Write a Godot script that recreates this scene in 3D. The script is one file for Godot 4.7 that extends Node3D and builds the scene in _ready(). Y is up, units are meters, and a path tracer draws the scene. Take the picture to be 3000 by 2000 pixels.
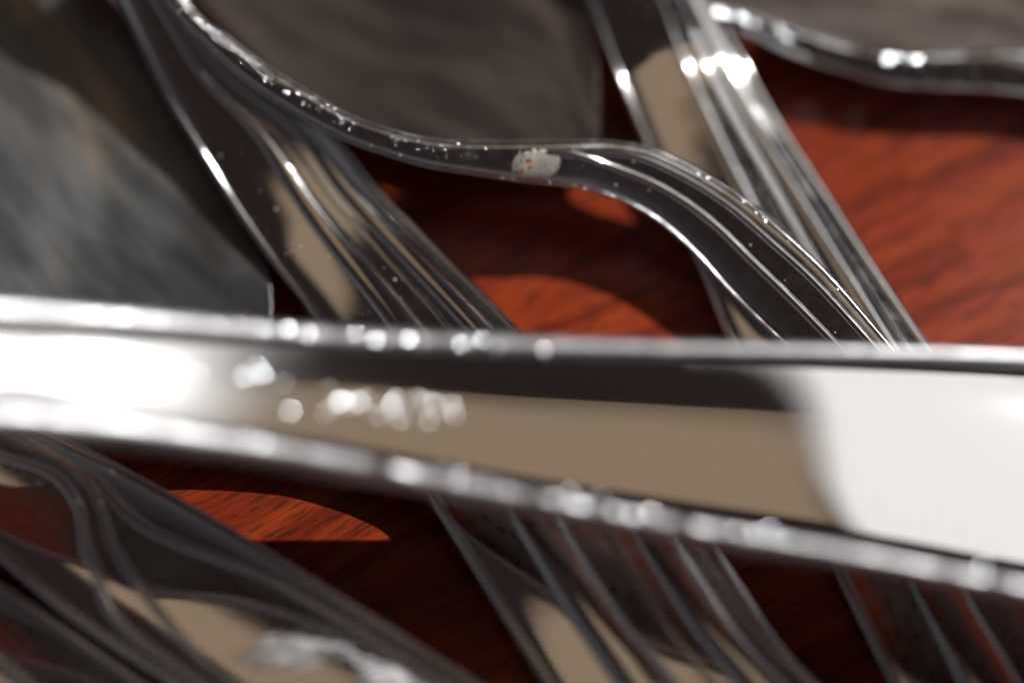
extends Node3D
# Lengths in the tables below are millimetres; MM turns them into metres.
const MM := 0.001
var rng := RandomNumberGenerator.new()
var noise := FastNoiseLite.new()
var mat := {}
var taken := {}

# ---------------------------------------------------------------- naming
func numbered(called: String) -> String:
	var k: int = taken.get(called, 0)
	taken[called] = k + 1
	return called if k == 0 else "%s_%03d" % [called, k]

func thing(called: String, label: String, category: String, group := "") -> Node3D:
	var o := Node3D.new()
	o.name = numbered(called)
	add_child(o, true)
	o.set_meta("label", label)
	o.set_meta("category", category)
	if group != "":
		o.set_meta("group", group)
	return o

func put(called: String, m: Mesh, material: Material, parent: Node, label := "") -> MeshInstance3D:
	var o := MeshInstance3D.new()
	var k := 0
	for c in parent.get_children():
		if str(c.name).begins_with(called):
			k += 1
	o.name = called if k == 0 else "%s_%03d" % [called, k]
	o.mesh = m
	o.material_override = material
	parent.add_child(o, true)
	if label != "":
		o.set_meta("label", label)
	return o

# ---------------------------------------------------------------- sweeps
# A spine: for n rows along a utensil, the middle of its face, the half vector to the edge, and the face's normal.
func spline(a: float, b: float, c: float, d: float, t: float) -> float:
	return 0.5 * (2.0 * b + (c - a) * t + (2.0 * a - 5.0 * b + 4.0 * c - d) * t * t + (3.0 * b - a - 3.0 * c + d) * t * t * t)

func spine(st: Array, n: int) -> Dictionary:
	var mid := PackedVector3Array()
	var half := PackedVector3Array()
	var nrm := PackedVector3Array()
	var run := PackedFloat32Array()
	for i in n:
		var s := float(i) / (n - 1) * (st.size() - 1)
		var k := mini(int(s), st.size() - 2)
		var t: float = s - k
		var v := []
		for j in 6:
			v.append(spline(st[maxi(k - 1, 0)][j], st[k][j], st[k + 1][j], st[mini(k + 2, st.size() - 1)][j], t))
		var l := Vector3(v[0], v[1], v[2])
		var r := Vector3(v[3], v[4], v[5])
		mid.append((l + r) * 0.5)
		half.append((r - l) * 0.5)
	var total := 0.0
	for i in n:
		var tan := mid[mini(i + 1, n - 1)] - mid[maxi(i - 1, 0)]
		var up := half[i].cross(tan).normalized()
		if up.y < 0.0:
			up = -up
		nrm.append(up)
		run.append(total)
		if i < n - 1:
			total += mid[i].distance_to(mid[i + 1])
	return {"mid": mid, "half": half, "nrm": nrm, "run": run, "n": n, "count": st.size()}

# rings: Array of PackedVector3Array (one closed ring each, in mm) -> a mesh with smooth normals and flat-fanned ends
func skin(rings: Array, uvs: Array) -> ArrayMesh:
	var rows := rings.size()
	var cols: int = rings[0].size()
	var pos := PackedVector3Array()
	var uv := PackedVector2Array()
	var idx := PackedInt32Array()
	for i in rows:
		for j in cols:
			pos.append(rings[i][j] * MM)
			uv.append(uvs[i][j])
	for i in rows - 1:
		for j in cols:
			var a := i * cols + j
			var b := i * cols + (j + 1) % cols
			idx.append_array([a, b, a + cols, b, b + cols, a + cols])
	# ends
	for e in [0, rows - 1]:
		var c := Vector3.ZERO
		for j in cols:
			c += rings[e][j]
		pos.append(c / cols * MM)
		uv.append(uvs[e][0])
		var m := pos.size() - 1
		for j in cols:
			var a: int = e * cols + j
			var b: int = e * cols + (j + 1) % cols
			if e == 0:
				idx.append_array([m, b, a])
			else:
				idx.append_array([m, a, b])
	# outward test on a middle ring
	var nor := PackedVector3Array()
	nor.resize(pos.size())
	for k in range(0, idx.size(), 3):
		var n := (pos[idx[k + 1]] - pos[idx[k]]).cross(pos[idx[k + 2]] - pos[idx[k]])
		for q in 3:
			nor[idx[k + q]] += n * 1e6
	var mr := rows / 2
	var cen := Vector3.ZERO
	for j in cols:
		cen += pos[mr * cols + j]
	cen /= cols
	var dots := 0.0
	for j in cols:
		dots += nor[mr * cols + j].normalized().dot((pos[mr * cols + j] - cen).normalized())
	var flip := -1.0 if dots < 0.0 else 1.0
	for k in nor.size():
		nor[k] = (nor[k] * flip).normalized()
	if flip > 0.0:   # Godot's front faces run clockwise
		for k in range(0, idx.size(), 3):
			var t := idx[k + 1]
			idx[k + 1] = idx[k + 2]
			idx[k + 2] = t
	var arr := []
	arr.resize(Mesh.ARRAY_MAX)
	arr[Mesh.ARRAY_VERTEX] = pos
	arr[Mesh.ARRAY_NORMAL] = nor
	arr[Mesh.ARRAY_TEX_UV] = uv
	arr[Mesh.ARRAY_INDEX] = idx
	var m := ArrayMesh.new()
	m.add_surface_from_arrays(Mesh.PRIMITIVE_TRIANGLES, arr)
	return m

# values along the length, given as [station, value] pairs
func along(table: Array, s: float) -> float:
	if s <= table[0][0]:
		return table[0][1]
	for k in table.size() - 1:
		if s <= table[k + 1][0]:
			var t: float = (s - table[k][0]) / (table[k + 1][0] - table[k][0])
			t = t * t * (3.0 - 2.0 * t)
			return lerpf(table[k][1], table[k + 1][1], t)
	return table[-1][1]

# the same through a smooth curve
func curve(table: Array, s: float) -> float:
	var k := 0
	while k < table.size() - 2 and s > table[k + 1][0]:
		k += 1
	var t: float = clampf((s - table[k][0]) / (table[k + 1][0] - table[k][0]), 0.0, 1.0)
	return spline(table[maxi(k - 1, 0)][1], table[k][1], table[k + 1][1], table[mini(k + 2, table.size() - 1)][1], t)

# The body of a utensil: thick plate with rounded edges; shape(u, s) raises its upper face by mm, u from -1 to 1 across, s the station.
func body_ring(k: float, sharp: float) -> Vector2:
	var c := cos(k)
	var s := sin(k)
	return Vector2(signf(c) * pow(absf(c), sharp), signf(s) * pow(absf(s), sharp))

func top_at(u: float, thick: float, sharp: float) -> float:
	var c := pow(clampf(absf(u), 0.0, 1.0), 1.0 / sharp)
	return thick * 0.5 * (pow(sqrt(maxf(0.0, 1.0 - c * c)), sharp) - 1.0)

func body(sp: Dictionary, thick: Callable, shape: Callable, cols := 96, sharp := 0.4) -> ArrayMesh:
	var rings := []
	var uvs := []
	for i in sp.n:
		var s: float = float(i) / (sp.n - 1) * (sp.count - 1)
		var th: float = thick.call(s)
		var ring := PackedVector3Array()
		var uv := PackedVector2Array()
		var w: float = sp.half[i].length()
		for j in cols:
			var p := body_ring(TAU * j / cols, sharp)
			var n := th * 0.5 * (p.y - 1.0)
			if p.y > 0.0:
				n += shape.call(p.x, s) * minf(1.0, p.y * 2.0)
			elif p.y < 0.0:
				n += shape.call(p.x, s) * 0.35 * minf(1.0, -p.y * 2.0)
			ring.append(sp.mid[i] + sp.half[i] * p.x + sp.nrm[i] * n)
			uv.append(Vector2(sp.run[i], p.x * w + (0.0 if p.y >= 0.0 else 40.0)) / 20.0)
		rings.append(ring)
		uvs.append(uv)
	return skin(rings, uvs)

# A bead or ridge that lies along a face: centre u(s), half width and height in mm, the face's own height below it.
func ridge(sp: Dictionary, from: float, to: float, centre: Callable, width: Callable, high: Callable, base: Callable, cols := 20, wave: Callable = flat_, taper := 0.6) -> ArrayMesh:
	var rings := []
	var uvs := []
	for i in sp.n:
		var s: float = float(i) / (sp.n - 1) * (sp.count - 1)
		if s < from or s > to:
			continue
		var f := clampf(minf(s - from, to - s) / taper, 0.02, 1.0)
		f = sqrt(f * (2.0 - f))
		var u: float = centre.call(s)
		var hw: float = sp.half[i].length()
		var w: float = width.call(s) * (0.4 + 0.6 * f)
		var h: float = high.call(s) * f
		var far: float = sp.run[i]
		h += wave.call(far, s)
		var b: float = base.call(u, s)
		var ring := PackedVector3Array()
		var uv := PackedVector2Array()
		for j in cols:
			var a := TAU * j / cols
			var y := sin(a) * h if sin(a) > 0.0 else sin(a) * minf(h, 0.25)
			ring.append(sp.mid[i] + sp.half[i] * u + sp.half[i] / hw * cos(a) * w + sp.nrm[i] * (b + y))
			uv.append(Vector2(sp.run[i], u * hw + cos(a) * w) / 20.0)
		rings.append(ring)
		uvs.append(uv)
	return skin(rings, uvs)

# ---------------------------------------------------------------- materials
func grey_image(size: int, f: Callable) -> ImageTexture:
	var im := Image.create(size, size, false, Image.FORMAT_RGBA8)
	for y in size:
		for x in size:
			var v: float = clampf(f.call(x, y), 0.0, 1.0)
			im.set_pixel(x, y, Color(v, v, v))
	return ImageTexture.create_from_image(im)

func scratches(size: int, count: int, along_bias: float, seed_: int) -> ImageTexture:
	var r := RandomNumberGenerator.new()
	r.seed = seed_
	var im := Image.create(size, size, false, Image.FORMAT_RGBA8)
	im.fill(Color(0.5, 0.5, 0.5))
	for k in count:
		var x := r.randf() * size
		var y := r.randf() * size
		var a := r.randfn(0.0, 1.0) * along_bias
		var long := r.randf_range(6, 90)
		var deep := r.randf_range(-0.35, 0.35)
		var bend := r.randfn(0.0, 0.004)
		for q in int(long):
			var fade := sin(PI * q / long)
			var v := 0.5 + deep * fade
			im.set_pixel(posmod(int(x), size), posmod(int(y), size), Color(v, v, v))
			x += cos(a)
			y += sin(a)
			a += bend
	for k in count / 3:
		var v := r.randf_range(0.6, 1.0)
		im.set_pixel(r.randi() % size, r.randi() % size, Color(v, v, v))
	return ImageTexture.create_from_image(im)

func rough_map(size: int, lo: float, hi: float, freq: float, seed_: int) -> NoiseTexture2D:
	var t := NoiseTexture2D.new()
	var n := FastNoiseLite.new()
	n.seed = seed_
	n.frequency = freq
	n.fractal_octaves = 5
	t.noise = n
	t.width = size
	t.height = size
	t.seamless = true
	var g := Gradient.new()
	g.colors = PackedColorArray([Color(lo, lo, lo), Color(hi, hi, hi)])
	g.offsets = PackedFloat32Array([0.25, 0.8])
	t.color_ramp = g
	return t

func steel(name_: String, tint: Color, rough: Texture2D, bump: Texture2D, scale: float) -> StandardMaterial3D:
	var m := StandardMaterial3D.new()
	m.resource_name = name_
	m.albedo_color = tint
	m.metallic = 1.0
	m.roughness = 1.0
	m.roughness_texture = rough
	m.roughness_texture_channel = BaseMaterial3D.TEXTURE_CHANNEL_RED
	m.heightmap_enabled = true
	m.heightmap_texture = bump
	m.heightmap_scale = scale
	return m

func tarnish(name_: String, seed_: int, dark: Color, mid: Color, pale: Color) -> StandardMaterial3D:
	var t := NoiseTexture2D.new()
	var n := FastNoiseLite.new()
	n.seed = seed_
	n.frequency = 0.003
	n.fractal_octaves = 6
	n.fractal_gain = 0.62
	n.domain_warp_enabled = true
	n.domain_warp_amplitude = 40.0
	t.noise = n
	t.width = 768
	t.height = 768
	t.seamless = true
	var g := Gradient.new()
	g.offsets = PackedFloat32Array([0.15, 0.5, 0.72, 0.9])
	g.colors = PackedColorArray([dark, mid, mid.lerp(pale, 0.3), pale])
	t.color_ramp = g
	var m := StandardMaterial3D.new()
	m.resource_name = name_
	m.albedo_texture = t
	m.metallic = 0.85
	m.roughness = 1.0
	m.roughness_texture = rough_map(512, 0.28, 0.40, 0.01, seed_ + 3)
	m.roughness_texture_channel = BaseMaterial3D.TEXTURE_CHANNEL_RED
	m.heightmap_enabled = true
	m.heightmap_texture = mat.scratch
	m.heightmap_scale = 0.0005
	m.uv1_scale = Vector3(0.22, 0.75, 1)
	return m

func wood() -> StandardMaterial3D:
	var size := 1400
	var big := FastNoiseLite.new()
	big.seed = 5
	big.frequency = 1.0
	big.fractal_octaves = 4
	var fine := FastNoiseLite.new()
	fine.seed = 11
	fine.frequency = 1.0
	fine.fractal_octaves = 2
	var im := Image.create(size, size, false, Image.FORMAT_RGBA8)
	var deep := Image.create(size, size, false, Image.FORMAT_RGBA8)
	var a := Color(0.27, 0.034, 0.009)
	var b := Color(0.15, 0.017, 0.006)
	var c := Color(0.34, 0.054, 0.012)
	var pore := Color(0.045, 0.010, 0.005)
	for y in size:
		for x in size:
			var u := x * 0.1   # mm along the grain
			var v := y * 0.1   # mm across
			var w := v + 1.6 * big.get_noise_2d(u * 0.035, v * 0.05)
			var band := big.get_noise_2d(u * 0.018, w * 0.42)
			var col := a.lerp(b, clampf(band * 1.5 + 0.15, 0.0, 1.0)).lerp(c, clampf(-band * 1.3, 0.0, 1.0))
			var fibre := fine.get_noise_2d(u * 0.11, w * 2.6)
			col = col * (1.0 + 0.30 * fibre)
			var p := fine.get_noise_2d(u * 0.24 + 300.0, w * 1.9 + 90.0)
			var gate := big.get_noise_2d(u * 0.06 + 50.0, v * 0.1)
			var k := smoothstep(0.24, 0.5, p + 0.25 * gate)
			col = col.lerp(pore, k * 0.58)
			im.set_pixel(x, y, Color(col.r, col.g, col.b).linear_to_srgb())
			var hgt := 0.6 + 0.15 * fibre - 0.35 * k
			deep.set_pixel(x, y, Color(hgt, hgt, hgt))
	var m := StandardMaterial3D.new()
	m.resource_name = "varnished mahogany"
	m.albedo_texture = ImageTexture.create_from_image(im)
	m.roughness = 0.38
	m.metallic_specular = 0.15
	m.clearcoat_enabled = true
	m.clearcoat = 1.0
	m.clearcoat_roughness = 0.14
	m.heightmap_enabled = true
	m.heightmap_texture = ImageTexture.create_from_image(deep)
	m.heightmap_scale = 0.004
	return m

func make_materials() -> void:
	mat.scratch = scratches(1024, 2600, 0.5, 21)
	mat.soft = rough_map(512, 0.05, 0.10, 0.012, 8)
	mat.polish = steel("polished steel", Color(0.80, 0.80, 0.805), mat.soft, mat.scratch, 0.0004)
	mat.smooth = StandardMaterial3D.new()
	mat.smooth.resource_name = "smooth steel"
	mat.smooth.albedo_color = Color(0.80, 0.80, 0.805)
	mat.smooth.metallic = 1.0
	mat.smooth.roughness = 1.0
	var wear := GradientTexture2D.new()   # dulled by use at the left, mirror-bright to the right
	wear.width = 256
	wear.height = 4
	var wg := Gradient.new()
	wg.offsets = PackedFloat32Array([0.0, 0.27, 0.40, 1.0])
	wg.colors = PackedColorArray([Color(0.14, 0.14, 0.14), Color(0.13, 0.13, 0.13), Color(0.04, 0.04, 0.04), Color(0.03, 0.03, 0.03)])
	wear.gradient = wg
	mat.smooth.roughness_texture = wear
	mat.smooth.uv1_scale = Vector3(1.0 / 9.0, 1, 1)
	mat.edge = steel("steel edge", Color(0.79, 0.79, 0.80), rough_map(512, 0.12, 0.2, 0.02, 15), mat.scratch, 0.0009)
	mat.dull = tarnish("tarnished steel", 40, Color(0.33, 0.325, 0.325), Color(0.405, 0.415, 0.425), Color(0.60, 0.55, 0.50))
	mat.brown = tarnish("brown tarnish", 47, Color(0.34, 0.30, 0.28), Color(0.42, 0.38, 0.36), Color(0.56, 0.50, 0.45))
	mat.worn = steel("ground steel", Color(0.78, 0.76, 0.73), rough_map(256, 0.35, 0.6, 0.03, 51), mat.scratch, 0.002)
	mat.nick = StandardMaterial3D.new()
	mat.nick.resource_name = "fresh cut steel"
	mat.nick.albedo_color = Color(0.84, 0.86, 0.88)
	mat.nick.metallic = 1.0
	mat.nick.roughness = 0.26
	mat.scraped = steel("scraped steel", Color(0.72, 0.70, 0.67), rough_map(128, 0.4, 0.6, 0.05, 53), mat.scratch, 0.002)
	mat.scraped.metallic = 0.72
	mat.rim = steel("brushed rim", Color(0.66, 0.66, 0.675), rough_map(256, 0.32, 0.46, 0.03, 63), mat.scratch, 0.0008)
	mat.back = steel("dull back", Color(0.62, 0.58, 0.56), rough_map(256, 0.25, 0.4, 0.03, 71), mat.scratch, 0.001)
	mat.dust = StandardMaterial3D.new()
	mat.dust.resource_name = "dust"
	mat.dust.albedo_color = Color(0.80, 0.79, 0.76)
	mat.dust.roughness = 0.9
	mat.worn.metallic = 0.45
	mat.rust = StandardMaterial3D.new()
	mat.rust.resource_name = "rust"
	mat.rust.albedo_color = Color(0.62, 0.33, 0.12)
	mat.rust.roughness = 0.9

# ---------------------------------------------------------------- the place
func _ready() -> void:
	rng.seed = 4
	noise.seed = 2
	noise.frequency = 0.01
	# camera
	var cam := Camera3D.new()
	cam.name = "camera"
	add_child(cam)
	cam.position = Vector3(0, 267.0 * sin(deg_to_rad(62.0)), 267.0 * cos(deg_to_rad(62.0))) * MM
	cam.rotation_degrees = Vector3(-62, 0, 0)
	var lens := CameraAttributesPhysical.new()
	lens.frustum_focal_length = 117.0
	lens.frustum_focus_distance = 0.260
	lens.exposure_aperture = 4.6
	lens.frustum_near = 0.02
	lens.frustum_far = 20.0
	cam.attributes = lens
	cam.current = true
	# air and light
	var env := Environment.new()
	env.background_mode = Environment.BG_SKY
	var sky := Sky.new()
	var psm := ProceduralSkyMaterial.new()
	psm.sky_top_color = Color(0.028, 0.019, 0.018).linear_to_srgb()
	psm.sky_horizon_color = Color(0.25, 0.26, 0.28).linear_to_srgb()
	psm.sky_curve = 0.25
	psm.ground_bottom_color = Color(0.02, 0.013, 0.01).linear_to_srgb()
	psm.ground_horizon_color = Color(0.10, 0.09, 0.085).linear_to_srgb()
	psm.sun_angle_max = 1.0
	sky.sky_material = psm
	env.sky = sky
	env.tonemap_mode = Environment.TONE_MAPPER_LINEAR
	env.tonemap_exposure = 1.0
	env.sdfgi_enabled = true
	env.ssao_enabled = true
	env.ssil_enabled = true
	var we := WorldEnvironment.new()
	we.name = "air"
	we.environment = env
	add_child(we)
	var sun := DirectionalLight3D.new()
	sun.name = "sun"
	sun.light_energy = 1.0
	sun.light_color = Color(1.0, 0.985, 0.965)
	sun.light_angular_distance = 0.8
	sun.shadow_enabled = true
	sun.sky_mode = DirectionalLight3D.SKY_MODE_LIGHT_ONLY
	add_child(sun)
	sun.look_at_from_position(Vector3(0.55, 1.0, -0.45), Vector3.ZERO, Vector3.UP)
	# the bright window that the sun comes in by
	var window := AreaLight3D.new()
	window.name = "window_light"
	window.area_size = Vector2(0.34, 0.58)
	window.light_energy = 0.085
	window.light_color = Color(1.0, 0.99, 0.97)
	window.shadow_enabled = true
	add_child(window)
	window.position = Vector3(0.40, 1.0, -0.32)
	window.rotation_degrees = Vector3(-90, 4, 0)
	# the dim tan ceiling beside it
	var glow := AreaLight3D.new()
	glow.name = "ceiling_light"
	glow.area_size = Vector2(0.62, 0.27)
	glow.light_energy = 0.0195
	glow.light_color = Color(1.0, 0.87, 0.72)
	glow.shadow_enabled = true
	add_child(glow)
	glow.position = Vector3(-0.08, 1.03, -0.185)
	glow.rotation_degrees = Vector3(-90, 0, 0)

	make_materials()
	# the table
	var table := MeshInstance3D.new()
	table.name = "table_top"
	var slab := BoxMesh.new()
	slab.size = Vector3(1.4, 0.024, 0.9)
	table.mesh = slab
	var wm := wood()
	wm.uv1_triplanar = true
	wm.uv1_scale = Vector3.ONE / 0.14
	wm.uv1_triplanar_sharpness = 8.0
	table.material_override = wm
	table.position = Vector3(0.03, -0.012, -0.02)
	table.rotation_degrees.y = 31.0
	table.set_meta("kind", "structure")
	table.set_meta("label", "glossy red-brown mahogany table top with dark slanting grain")
	add_child(table)

	blades()
	fluted_handles()
	scroll_handles()
	wavy_forks()
	big_handle()

func flat_(_u: float, _s: float) -> float:
	return 0.0

func blades() -> void:
	var thin := func(s: float): return 1.3
	for d in [["L", "broad tarnished spoon bowl with cool grey sheen, at the left under a fluted handle"], ["M", "dark brown-grey tarnished spoon bowl right behind the sharp S-curved steel edge"], ["N", "dark brown tarnished spoon bowl in the top right corner, above the blurred wavy edge"]]:
		var t := thing("spoon", d[1], "spoon", "tarnished spoon bowls lying on the table")
		var sp := spine(BLADES[d[0]], 90)
		var hollow := 1.2 if d[0] == "L" else 0.5
		var dish := func(u: float, s: float): return hollow * (u * u - 0.55)
		put("bowl", body(sp, thin, dish, 80, 0.3), mat.dull if d[0] == "L" else mat.brown, t)

func fluted_handles() -> void:
	for d in [["C", "fluted steel handle running down the left of the wavy edge, in full sun", 0.0], ["D", "fluted steel handle crossing the right half, beside the bare sunlit wood", 2.0]]:
		var t := thing("fluted_handle", d[1], "cutlery handle", "fluted steel handles")
		var sp := spine(HANDLES[d[0]], 260)
		var thick := func(s: float): return 2.4
		var crown := func(u: float, s: float): return 0.55 * (1.0 - u * u) - 0.12
		put("handle_body", body(sp, thick, crown, 96, 0.4), mat.polish, t)
		var base := func(u: float, s: float): return top_at(u, 2.4, 0.4) + crown.call(u, s)
		var off: float = d[2]
		for k in 5:
			var c0: float = [-0.93, 0.10, 0.35, 0.55, 0.87][k]
			var c1: float = [-0.94, -0.30, 0.18, 0.52, 0.90][k]
			var wd: float = [0.26, 0.36, 0.16, 0.42, 0.40][k]
			var grow: float = [0.01, 0.30, 0.04, 0.24, 0.02][k]
			var from: float = [0.4, 0.6, 2.2, 0.8, 0.4][k]
			var cen := func(s: float): return lerpf(c0, c1, clampf((s - 2.0) / 7.0, 0.0, 1.0))
			var wid := func(s: float): return wd + grow * maxf(0.0, s - 3.0)
			var hi := func(s: float): return wd * (0.42 + 0.25 * sin(k * 2.3 + off)) + grow * 0.36 * maxf(0.0, s - 3.0)
			put("ridge", ridge(sp, from, sp.count - 1.4, cen, wid, hi, base, 24, flat_, 1.2), mat.polish, t)
		dust(sp, 130, 2.0, 7.0, base, 31 + int(off), t)

func scroll_handles() -> void:
	for d in [["F", "dull steel handle tucked into the bottom left corner"], ["E", "ornate steel handle with curling ridges at the lower left"]]:
		var t := thing("scroll_handle", d[1], "cutlery handle", "ornate handles at the lower left")
		var sp := spine(HANDLES[d[0]], 240)
		var pocket := 0.3 if d[0] == "E" else 0.0
		var crown := func(u: float, s: float): return 0.7 * (1.0 - u * u) - pocket * exp(-pow((u - 0.12) / 0.28, 2.0) - pow((s - 4.05) / 0.5, 2.0))
		put("handle_body", body(sp, func(s): return 2.6, crown, 96, 0.45), mat.polish, t)
		var base := func(u: float, s: float): return top_at(u, 2.6, 0.45) + crown.call(u, s)
		var n: int = sp.count - 1
		var lines := [
			[[[0, -0.92], [n, -0.93]], 0.3, n - 0.4, 0.45, 0.32],
			[[[0, 0.92], [n, 0.93]], 0.3, n - 0.4, 0.5, 0.35],
		]
		if d[0] == "E":
			lines.append([[[1.0, 0.0], [1.85, 0.2], [2.6, 0.38], [3.15, 0.18], [3.6, -0.24], [4.5, -0.67], [5.5, -0.78], [n, -0.8]], 0.8, n - 0.6, 0.5, 0.4])
			lines.append([[[1.5, 0.55], [2.5, 0.62], [3.1, 0.48], [3.75, -0.02], [4.5, -0.30], [5.7, -0.58], [n, -0.66]], 1.2, n - 0.6, 0.42, 0.32])
			lines.append([[[4.4, -0.2], [4.7, -0.08], [5.1, 0.25], [5.6, 0.48], [6.2, 0.62], [n, 0.7]], 4.4, n - 0.6, 0.35, 0.22])
			lines.append([[[2.0, 0.72], [3.0, 0.62], [3.6, 0.42], [4.1, 0.44], [5.0, 0.66], [n, 0.74]], 1.6, n - 0.8, 0.5, 0.35])
		else:
			lines.append([[[0, 0.3], [n, 0.1]], 0.5, n - 0.6, 0.5, 0.3])
		for q in lines:
			put("ridge", ridge(sp, q[1], q[2], func(s): return curve(q[0], s), func(s): return q[3], func(s): return q[4], base, 20), mat.polish, t)
		if d[0] == "E":
			put("scratches", strokes(sp, 5.6, 6.15, -0.42, 0.6, base, 60, 7), mat.rim, t)
			put("scratches", strokes(sp, 6.0, 7.2, 0.2, 0.62, base, 70, 8), mat.rim, t)
		dust(sp, 90, 1.5, 6.5, base, 91, t)

func wavy_forks() -> void:
	for d in [["B", "sharp S-curved steel utensil lying on edge, with a worn rusty spot"], ["G", "blurred wavy steel utensil edge in the top right corner"]]:
		var t := thing("curved_utensil", d[1], "cutlery", "wavy utensils lying on edge")
		var sp := spine(EDGES[d[0]], 300)
		var last: float = sp.count - 1
		var neck: float = 9.0
		var thick := func(s: float): return along([[0, 6.0], [8, 7.5], [10, 7.0], [12, 4.5], [last, 2.6]], s) if d[0] == "B" else 4.5
		var crown := func(u: float, s: float): return 0.22 * (1.0 - u * u)
		put("shank", body(sp, thick, crown, 72, 0.28), mat.edge, t)
		var base := func(u: float, s: float): return top_at(u, thick.call(s), 0.28) + crown.call(u, s)
		var tremble := func(r: float, _s: float): return 0.03 * (noise.get_noise_2d(r * 26.0, 7.0) + 0.6 * noise.get_noise_2d(r * 90.0, 31.0))
		put("upper_rim", ridge(sp, 0.2, last - 0.3, func(s): return -0.9, func(s): return 0.22, func(s): return 0.2, base, 16, tremble), mat.edge, t)
		put("lower_rim", ridge(sp, 0.2, last - 0.3, func(s): return 0.93, func(s): return 0.18, func(s): return 0.16, base, 16, tremble), mat.edge, t)
		put("ridge", ridge(sp, neck + 0.6, last - 0.3, func(s): return along([[neck, -0.2], [neck + 3, -0.55], [last, -0.6]], s), func(s): return 0.3, func(s): return 0.22, base, 16, flat_, 1.5), mat.polish, t)
		put("ridge", ridge(sp, neck + 0.3, last - 0.3, func(s): return along([[neck, -0.45], [neck + 3, 0.05], [last, 0.1]], s), func(s): return 0.35, func(s): return 0.28, base, 16, flat_, 1.5), mat.polish, t)
		dust(sp, 50, 1.0, last - 2.0, base, 77, t)
		if d[0] == "G":
			nicks(sp, 30, 2.2, 4.6, -0.5, 0.1, base, 0.02, 121, t, 0.07)
			nicks(sp, 26, 7.0, 8.3, -0.7, -0.2, base, 0.02, 122, t, 0.08)
		if d[0] == "B":
			nicks(sp, 150, 0.6, 5.2, -0.8, 0.1, base, 0.0, 111, t, 0.026)
			nicks(sp, 30, 0.8, 5.0, -0.95, -0.85, base, 0.19, 112, t, 0.035)
			nicks(sp, 40, 4.0, 12.0, 0.90, 0.96, base, 0.15, 114, t, 0.022)
			nicks(sp, 20, 6.0, 9.6, -0.9, 0.2, base, 0.0, 115, t, 0.022)
			nicks(sp, 18, 13.0, 16.8, -0.92, -0.86, base, 0.19, 113, t, 0.05)
			put("worn_patch", patch(sp, 8.72, 9.72, -0.5, 0.85, base, 1, 0.006, 0.35), mat.scraped, t)
			put("worn_patch", strokes(sp, 8.72, 9.66, -0.55, 0.92, base, 80, 1), mat.worn, t, "scraped pale patch on the narrow edge")
			put("worn_patch", strokes(sp, 9.5, 10.4, -0.62, -0.1, base, 30, 2), mat.worn, t)
			for q in [[9.02, 0.0, 0.075], [9.10, 0.30, 0.05], [8.95, 0.52, 0.06]]:
				put("rust_spot", patch(sp, q[0] - q[2], q[0] + q[2], q[1] - q[2] * 1.6, q[1] + q[2] * 1.6, base, 3, 0.03), mat.rust, t)

func big_handle() -> void:
	var t := thing("large_handle", "wide blurred steel handle lying across the whole pile, white at its right end", "cutlery handle")
	var sp := spine(HANDLES["A"], 420)
	var crown := func(u: float, s: float): return 0.28 * (1.0 - u * u)
	put("handle_body", body(sp, func(s): return 2.6, crown, 96, 0.45), mat.smooth, t)
	var base := func(u: float, s: float): return top_at(u, 2.6, 0.45) + crown.call(u, s)
	var last: float = sp.count - 1
	var upper_u := func(s: float): return along([[0, -0.82], [4, -0.84], [9, -0.93]], s)
	var lower_u := func(s: float): return along([[0, 0.82], [4, 0.84], [9, 0.93]], s)
	var wide := func(s: float): return along([[3, 1.0], [9, 0.7]], s)
	var soft := func(r: float, _s: float): return 0.03 * noise.get_noise_2d(r * 30.0, 7.0)
	# the lower rim carries a few dents and swellings that catch the sun
	var dings := func(r: float, s: float):
		var h := 0.05 * noise.get_noise_2d(r * 22.0, 3.0)
		for q in [[5.42, 0.30, 0.07], [6.18, 0.24, 0.06], [6.30, 0.20, 0.04], [6.56, 0.22, 0.04], [6.66, 0.16, 0.03], [7.06, 0.26, 0.05], [8.58, 0.20, 0.03], [8.86, 0.24, 0.04]]:
			h += q[1] * exp(-pow((s - q[0]) / q[2], 2.0))
		return h
	put("upper_rim", ridge(sp, 0.2, last - 0.2, upper_u, wide, func(s): return 0.5, base, 20, soft), mat.rim, t)
	put("lower_rim", ridge(sp, 0.2, last - 0.2, lower_u, wide, func(s): return 0.5, base, 20, dings), mat.rim, t)
	# the dull back, turned to the table
	var under := sp.duplicate(true)
	for i in sp.n:
		under.mid[i] = sp.mid[i] - sp.nrm[i] * 2.45
		under.half[i] = sp.half[i] * 0.95
	put("underside", body(under, func(s): return 0.5, flat_, 40, 0.4), mat.back, t)
	# nicks and scratches that catch the sun, thick at the left, thinning to the right
	nicks(sp, 46, 2.6, 6.3, -0.90, -0.78, base, 0.62, 101, t, 0.11)
	nicks(sp, 46, 2.6, 5.2, -0.35, 0.32, base, 0.10, 102, t, 0.12)
	nicks(sp, 26, 5.1, 5.85, -0.10, 0.22, base, 0.10, 103, t, 0.13)
	nicks(sp, 40, 2.6, 6.8, 0.76, 0.9, base, 0.55, 104, t, 0.09)
	nicks(sp, 22, 6.2, 9.2, 0.84, 0.94, base, 0.55, 105, t, 0.12)

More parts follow.
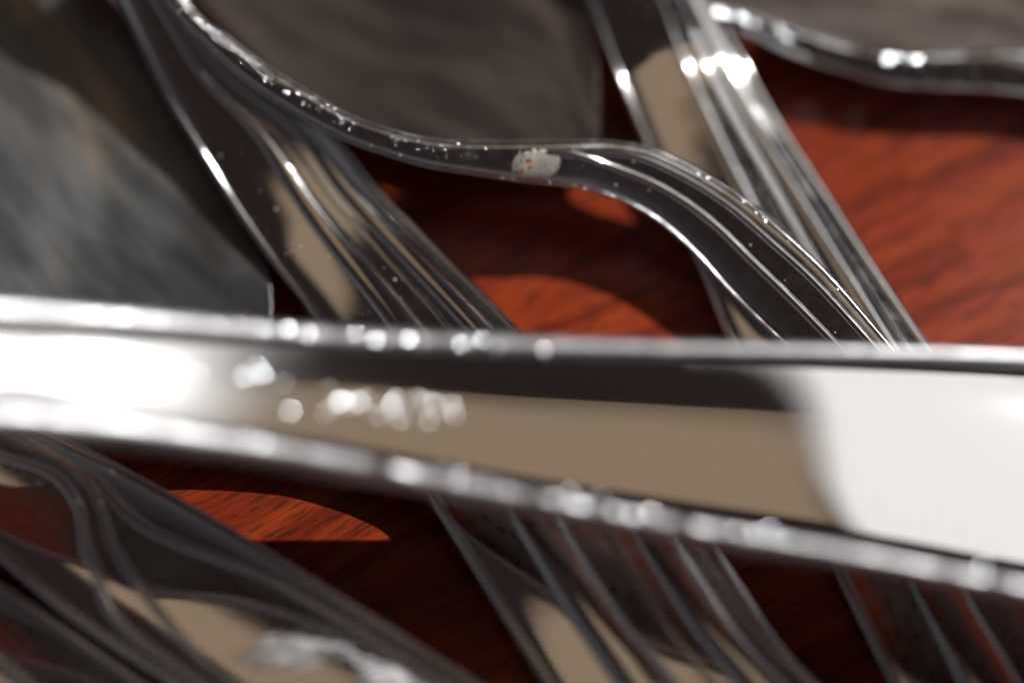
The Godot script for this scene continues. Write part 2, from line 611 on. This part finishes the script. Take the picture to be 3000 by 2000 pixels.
# Small nicks whose cut faces happen to lie square to the sun.
func nicks(sp: Dictionary, count: int, from: float, to: float, u0: float, u1: float, base: Callable, lift: float, seed_: int, parent: Node3D, radius: float) -> void:
	var r := RandomNumberGenerator.new()
	r.seed = seed_
	var cut := CylinderMesh.new()
	cut.top_radius = 1.0 * MM
	cut.bottom_radius = 1.25 * MM
	cut.height = 0.8 * MM
	cut.radial_segments = 9
	cut.rings = 1
	var mm := MultiMesh.new()
	mm.transform_format = MultiMesh.TRANSFORM_3D
	mm.mesh = cut
	mm.instance_count = count
	for i in count:
		var f := r.randf()
		var st := lerpf(from, to, f * f if seed_ != 103 and seed_ != 105 else f)
		var s: float = st / (sp.count - 1) * (sp.n - 1)
		var k := clampi(int(s), 0, sp.n - 2)
		var u := r.randf_range(u0, u1)
		var p: Vector3 = sp.mid[k].lerp(sp.mid[k + 1], s - k) + sp.half[k] * u + sp.nrm[k] * (base.call(u, st) + lift)
		var up := Vector3(0.257 + r.randfn(0.0, 0.035), 0.96, 0.10 + r.randfn(0.0, 0.035)).normalized()
		var side := up.cross(Vector3(0, 0, 1)).normalized()
		var q := radius * r.randf_range(0.5, 1.2)
		mm.set_instance_transform(i, Transform3D(Basis(side * q, up * q, side.cross(up) * q), p * MM))
	var o := MultiMeshInstance3D.new()
	o.name = "nicks"
	o.multimesh = mm
	o.material_override = mat.nick
	o.set_meta("kind", "stuff")
	parent.add_child(o, true)

# A thin worn patch that follows the face of a utensil, with an uneven outline.
func patch(sp: Dictionary, from: float, to: float, u0: float, u1: float, base: Callable, seed_: int, lift := 0.015, blunt := 0.6, rows := 40, half_cols := 12) -> ArrayMesh:
	var rings := []
	var uvs := []
	for i in rows:
		var f := float(i) / (rows - 1)
		var s: float = lerpf(from, to, f) / (sp.count - 1) * (sp.n - 1)
		var k := clampi(int(s), 0, sp.n - 2)
		var t: float = s - k
		var mid: Vector3 = sp.mid[k].lerp(sp.mid[k + 1], t)
		var half: Vector3 = sp.half[k].lerp(sp.half[k + 1], t)
		var nrm: Vector3 = sp.nrm[k].lerp(sp.nrm[k + 1], t).normalized()
		var grow := pow(maxf(sin(PI * clampf(f, 0.004, 0.996)), 0.0), blunt)
		var c := (u0 + u1) * 0.5
		var a := c + (u0 - c) * grow * (1.0 + 0.3 * noise.get_noise_2d(i * 22.0, seed_ * 50.0))
		var b := c + (u1 - c) * grow * (1.0 + 0.3 * noise.get_noise_2d(i * 22.0, seed_ * 50.0 + 20.0))
		var st := lerpf(from, to, f)
		var ring := PackedVector3Array()
		var uv := PackedVector2Array()
		for j in half_cols * 2:
			var u := lerpf(a, b, float(j) / (half_cols - 1)) if j < half_cols else lerpf(b, a, float(j - half_cols) / (half_cols - 1))
			var up := lift if j < half_cols else -0.05
			ring.append(mid + half * u + nrm * (base.call(u, st) + up))
			uv.append(Vector2(lerpf(sp.run[k], sp.run[k + 1], t), u * half.length()) / 20.0)
		rings.append(ring)
		uvs.append(uv)
	return skin(rings, uvs)

# Short grinding strokes across a narrow edge, joined into one worn patch.
func strokes(sp: Dictionary, from: float, to: float, u0: float, u1: float, base: Callable, count: int, seed_: int) -> ArrayMesh:
	var r := RandomNumberGenerator.new()
	r.seed = seed_ * 13 + 5
	var st := SurfaceTool.new()
	for k in count:
		var f := clampf(r.randfn(0.5, 0.27), 0.02, 0.98)
		var reach := 1.0 - 1.7 * absf(f - 0.5)
		var c := lerpf(u0, u1, clampf(r.randfn(0.5, 0.18), 0.15, 0.85))
		var h := (u1 - u0) * 0.5 * reach * r.randf_range(0.25, 0.8)
		var s0 := lerpf(from, to, f)
		var w := r.randf_range(0.008, 0.03)
		st.append_from(patch(sp, s0 - w, s0 + w, maxf(u0, c - h), minf(u1, c + h), base, k, 0.008 + 0.02 * r.randf(), 0.5, 7, 6), 0, Transform3D())
	return st.commit()

# Grains of dust that lie on a face: too many and too small to count.
func dust(sp: Dictionary, count: int, from: float, to: float, base: Callable, seed_: int, parent: Node3D) -> void:
	var r := RandomNumberGenerator.new()
	r.seed = seed_
	var grain := SphereMesh.new()
	grain.radius = 0.5 * MM
	grain.height = 0.7 * MM
	grain.radial_segments = 6
	grain.rings = 3
	var mm := MultiMesh.new()
	mm.transform_format = MultiMesh.TRANSFORM_3D
	mm.mesh = grain
	mm.instance_count = count
	for i in count:
		var st := r.randf_range(from, to)
		var s: float = st / (sp.count - 1) * (sp.n - 1)
		var k := clampi(int(s), 0, sp.n - 2)
		var u := clampf(r.randfn(0.0, 0.45), -0.9, 0.9)
		var p: Vector3 = sp.mid[k].lerp(sp.mid[k + 1], s - k) + sp.half[k] * u + sp.nrm[k] * (base.call(u, st) + 0.01)
		var size := 0.05 + 0.16 * pow(r.randf(), 4.0)
		var stretch := r.randf_range(0.7, 1.6)
		mm.set_instance_transform(i, Transform3D(Basis.from_euler(Vector3(0, r.randf() * TAU, 0)).scaled_local(Vector3(size * stretch, size, size)), p * MM))
	var o := MultiMeshInstance3D.new()
	o.name = "dust"
	o.multimesh = mm
	o.material_override = mat.dust
	o.set_meta("kind", "stuff")
	parent.add_child(o, true)

# ---------------------------------------------------------------- measured stations: both edges of each piece, mm
const BLADES := {
	"L": [
		[-47.0, 8.0, -55.5, -74.0, 7.6, -36.2],
		[-38.9, 6.4, -40.6, -64.0, 6.3, -20.3],
		[-32.7, 4.8, -29.6, -56.3, 5.4, -8.9],
		[-27.5, 3.7, -20.3, -49.4, 4.9, -0.4],
		[-23.6, 3.1, -13.1, -41.6, 4.8, 6.5],
		[-20.8, 2.9, -7.5, -33.6, 4.9, 10.8],
		[-19.4, 2.9, -4.3, -27.2, 5.0, 11.2],
		[-19.1, 2.9, -1.8, -23.8, 5.0, 10.9],
		[-18.7, 2.9, 0.3, -21.4, 5.0, 10.9],
		[-14.5, 3.2, 4.7, -18.5, 4.9, 11.1],
		[-10.9, 3.8, 9.5, -14.8, 4.8, 11.6],
		[-7.9, 4.4, 12.8, -10.3, 4.9, 13.0],
		[-6.3, 4.5, 14.4, -7.2, 5.0, 14.5],
	],
	"M": [
		[-41.4, 1.9, -72.0, -33.5, 2.2, -40.4],
		[-30.5, 2.2, -67.8, -25.1, 2.7, -29.3],
		[-19.6, 2.9, -62.6, -15.1, 3.4, -19.0],
		[-10.4, 3.8, -57.4, -6.1, 4.2, -15.2],
		[-2.9, 4.8, -51.4, 0.8, 5.0, -13.9],
		[2.3, 5.5, -43.7, 5.0, 5.5, -13.8],
		[5.1, 5.9, -32.2, 6.5, 5.7, -14.3],
		[6.9, 6.0, -23.4, 7.1, 5.8, -14.9],
	],
	"N": [
		[12.1, 2.6, -63.6, 15.5, 2.0, -32.5],
		[19.6, 2.9, -61.5, 20.9, 2.2, -28.8],
		[28.5, 3.3, -59.3, 27.8, 2.5, -25.1],
		[38.7, 3.9, -56.6, 37.3, 2.9, -23.6],
		[47.2, 4.5, -52.4, 45.7, 3.3, -22.8],
		[55.3, 5.0, -45.1, 53.0, 3.7, -23.2],
		[57.8, 5.0, -34.6, 56.6, 4.0, -26.1],
	],
}
const EDGES := {
	"B": [
		[-32.1, 16.8, -32.4, -33.8, 16.2, -31.4],
		[-26.0, 14.0, -23.4, -27.5, 13.8, -23.2],
		[-22.8, 13.3, -20.6, -24.4, 12.9, -19.9],
		[-20.0, 12.7, -18.5, -21.5, 12.1, -17.3],
		[-16.4, 12.1, -16.2, -17.6, 11.3, -14.7],
		[-13.0, 11.6, -14.2, -13.4, 10.6, -12.5],
		[-9.5, 11.2, -13.0, -9.7, 10.2, -11.2],
		[-6.1, 10.8, -12.4, -6.4, 9.8, -10.4],
		[-2.6, 10.6, -12.4, -3.0, 9.4, -10.0],
		[1.6, 10.5, -12.5, 0.8, 8.9, -9.6],
		[5.4, 10.3, -12.7, 4.1, 8.5, -9.4],
		[8.1, 10.1, -12.7, 6.6, 7.9, -9.2],
		[11.2, 9.8, -12.2, 9.0, 7.4, -8.5],
		[14.7, 9.2, -10.7, 11.7, 6.8, -7.0],
		[18.1, 8.7, -8.6, 14.4, 6.1, -4.6],
		[21.4, 8.2, -5.7, 17.0, 5.4, -1.6],
		[24.8, 7.5, -2.4, 19.9, 4.9, 1.5],
		[28.7, 6.6, 2.4, 24.1, 4.4, 5.7],
		[31.9, 5.9, 6.7, 27.6, 4.1, 9.4],
		[34.4, 5.2, 10.5, 31.2, 4.0, 12.6],
	],
	"G": [
		[10.8, 8.8, -38.2, 10.0, 8.2, -37.1],
		[13.8, 7.7, -32.1, 13.4, 6.9, -30.5],
		[16.4, 7.0, -28.1, 16.0, 6.4, -26.7],
		[19.4, 6.7, -27.4, 19.1, 5.9, -25.7],
		[22.5, 6.4, -26.3, 22.2, 5.4, -24.3],
		[25.3, 6.1, -25.3, 25.0, 5.1, -23.1],
		[28.1, 5.8, -24.5, 27.7, 4.8, -22.4],
		[30.8, 5.8, -24.0, 30.1, 4.6, -21.6],
		[33.6, 5.8, -23.9, 33.4, 4.4, -21.2],
		[37.3, 5.7, -24.0, 37.3, 4.3, -21.1],
		[40.7, 5.8, -24.2, 40.7, 4.2, -20.9],
		[44.3, 5.7, -24.0, 43.7, 3.9, -20.4],
		[47.7, 5.2, -22.9, 46.2, 3.4, -19.1],
		[51.7, 4.8, -20.2, 49.7, 2.8, -16.2],
		[56.1, 4.3, -15.9, 53.9, 2.3, -12.0],
	],
}
const HANDLES := {
	"A": [
		[-67.8, 44.0, 17.3, -66.4, 44.0, 26.4],
		[-56.2, 36.5, 14.1, -55.2, 36.0, 23.7],
		[-45.8, 30.0, 11.7, -45.0, 29.5, 21.7],
		[-36.8, 26.0, 10.5, -36.2, 25.4, 20.1],
		[-27.4, 22.7, 9.5, -26.9, 22.0, 19.6],
		[-15.0, 20.6, 9.6, -14.8, 19.6, 20.6],
		[0.0, 19.6, 9.8, 0.0, 18.4, 23.2],
		[12.6, 19.1, 10.0, 12.3, 17.7, 25.3],
		[25.2, 18.5, 10.0, 24.6, 17.0, 27.1],
		[38.1, 17.0, 9.6, 36.9, 15.5, 29.0],
		[51.2, 15.0, 9.4, 49.4, 13.6, 30.6],
		[64.3, 13.0, 10.4, 62.2, 11.8, 30.5],
		[71.8, 11.8, 14.7, 70.2, 11.0, 27.4],
	],
	"C": [
		[-38.5, 19.0, -34.1, -34.5, 19.0, -35.8],
		[-35.3, 16.0, -28.6, -30.7, 16.0, -29.6],
		[-31.7, 12.6, -24.4, -27.0, 12.6, -25.7],
		[-28.3, 9.2, -18.4, -22.0, 9.2, -20.4],
		[-25.6, 7.3, -14.1, -14.7, 7.3, -15.7],
		[-22.1, 5.8, -8.7, -10.3, 5.8, -10.9],
		[-19.0, 5.0, -4.4, -5.4, 5.0, -5.8],
		[-15.1, 4.7, 1.0, 0.9, 4.7, 1.3],
		[-10.9, 5.2, 8.5, 8.2, 4.6, 9.9],
		[-6.8, 5.3, 15.6, 15.2, 4.1, 18.7],
		[-1.8, 3.9, 23.8, 20.6, 3.6, 27.6],
		[3.1, 3.4, 31.9, 26.0, 3.2, 34.0],
		[8.8, 3.0, 41.4, 30.1, 2.9, 42.7],
		[14.4, 2.8, 47.1, 28.6, 2.8, 47.6],
	],
	"D": [
		[-0.3, 15.0, -39.5, 7.0, 15.0, -41.5],
		[2.8, 10.4, -34.6, 11.0, 10.4, -36.3],
		[6.0, 7.5, -28.4, 16.2, 7.5, -29.1],
		[8.1, 5.6, -23.0, 19.1, 5.6, -24.0],
		[10.3, 4.6, -17.1, 22.0, 4.6, -18.4],
		[12.7, 3.9, -10.7, 25.6, 3.9, -12.2],
		[14.9, 3.4, -5.3, 29.3, 3.4, -5.5],
		[16.8, 3.0, 0.4, 33.5, 3.0, 1.9],
		[20.5, 2.6, 10.4, 39.8, 2.6, 13.4],
		[24.4, 2.5, 20.3, 45.6, 2.5, 23.4],
		[28.3, 2.4, 29.8, 50.0, 2.4, 31.8],
		[31.7, 2.4, 38.5, 53.1, 2.4, 39.9],
		[35.1, 2.4, 43.8, 51.3, 2.4, 44.9],
	],
	"E": [
		[-55.2, 7.5, 9.3, -49.3, 7.5, 4.9],
		[-49.7, 6.8, 13.4, -42.2, 6.8, 8.1],
		[-43.6, 6.2, 18.0, -36.1, 6.2, 11.0],
		[-38.8, 5.7, 21.7, -30.7, 5.7, 13.4],
		[-34.5, 5.2, 25.3, -22.9, 5.2, 17.8],
		[-30.0, 4.8, 28.5, -15.5, 4.8, 22.3],
		[-25.0, 4.5, 31.8, -7.7, 4.5, 27.4],
		[-19.7, 4.2, 36.3, -1.3, 4.2, 31.7],
		[-13.8, 4.0, 41.8, 4.5, 4.0, 37.3],
		[-7.9, 4.0, 46.0, 5.0, 4.0, 42.8],
	],
	"F": [
		[-62.8, 4.4, 17.2, -56.8, 4.4, 12.2],
		[-54.4, 3.9, 24.3, -47.1, 3.9, 18.1],
		[-49.2, 3.6, 29.8, -39.0, 3.6, 22.5],
		[-44.5, 3.3, 34.8, -30.9, 3.3, 28.0],
		[-39.1, 3.0, 40.1, -23.0, 3.0, 33.9],
		[-33.7, 2.8, 45.3, -17.7, 2.8, 40.0],
	],
}
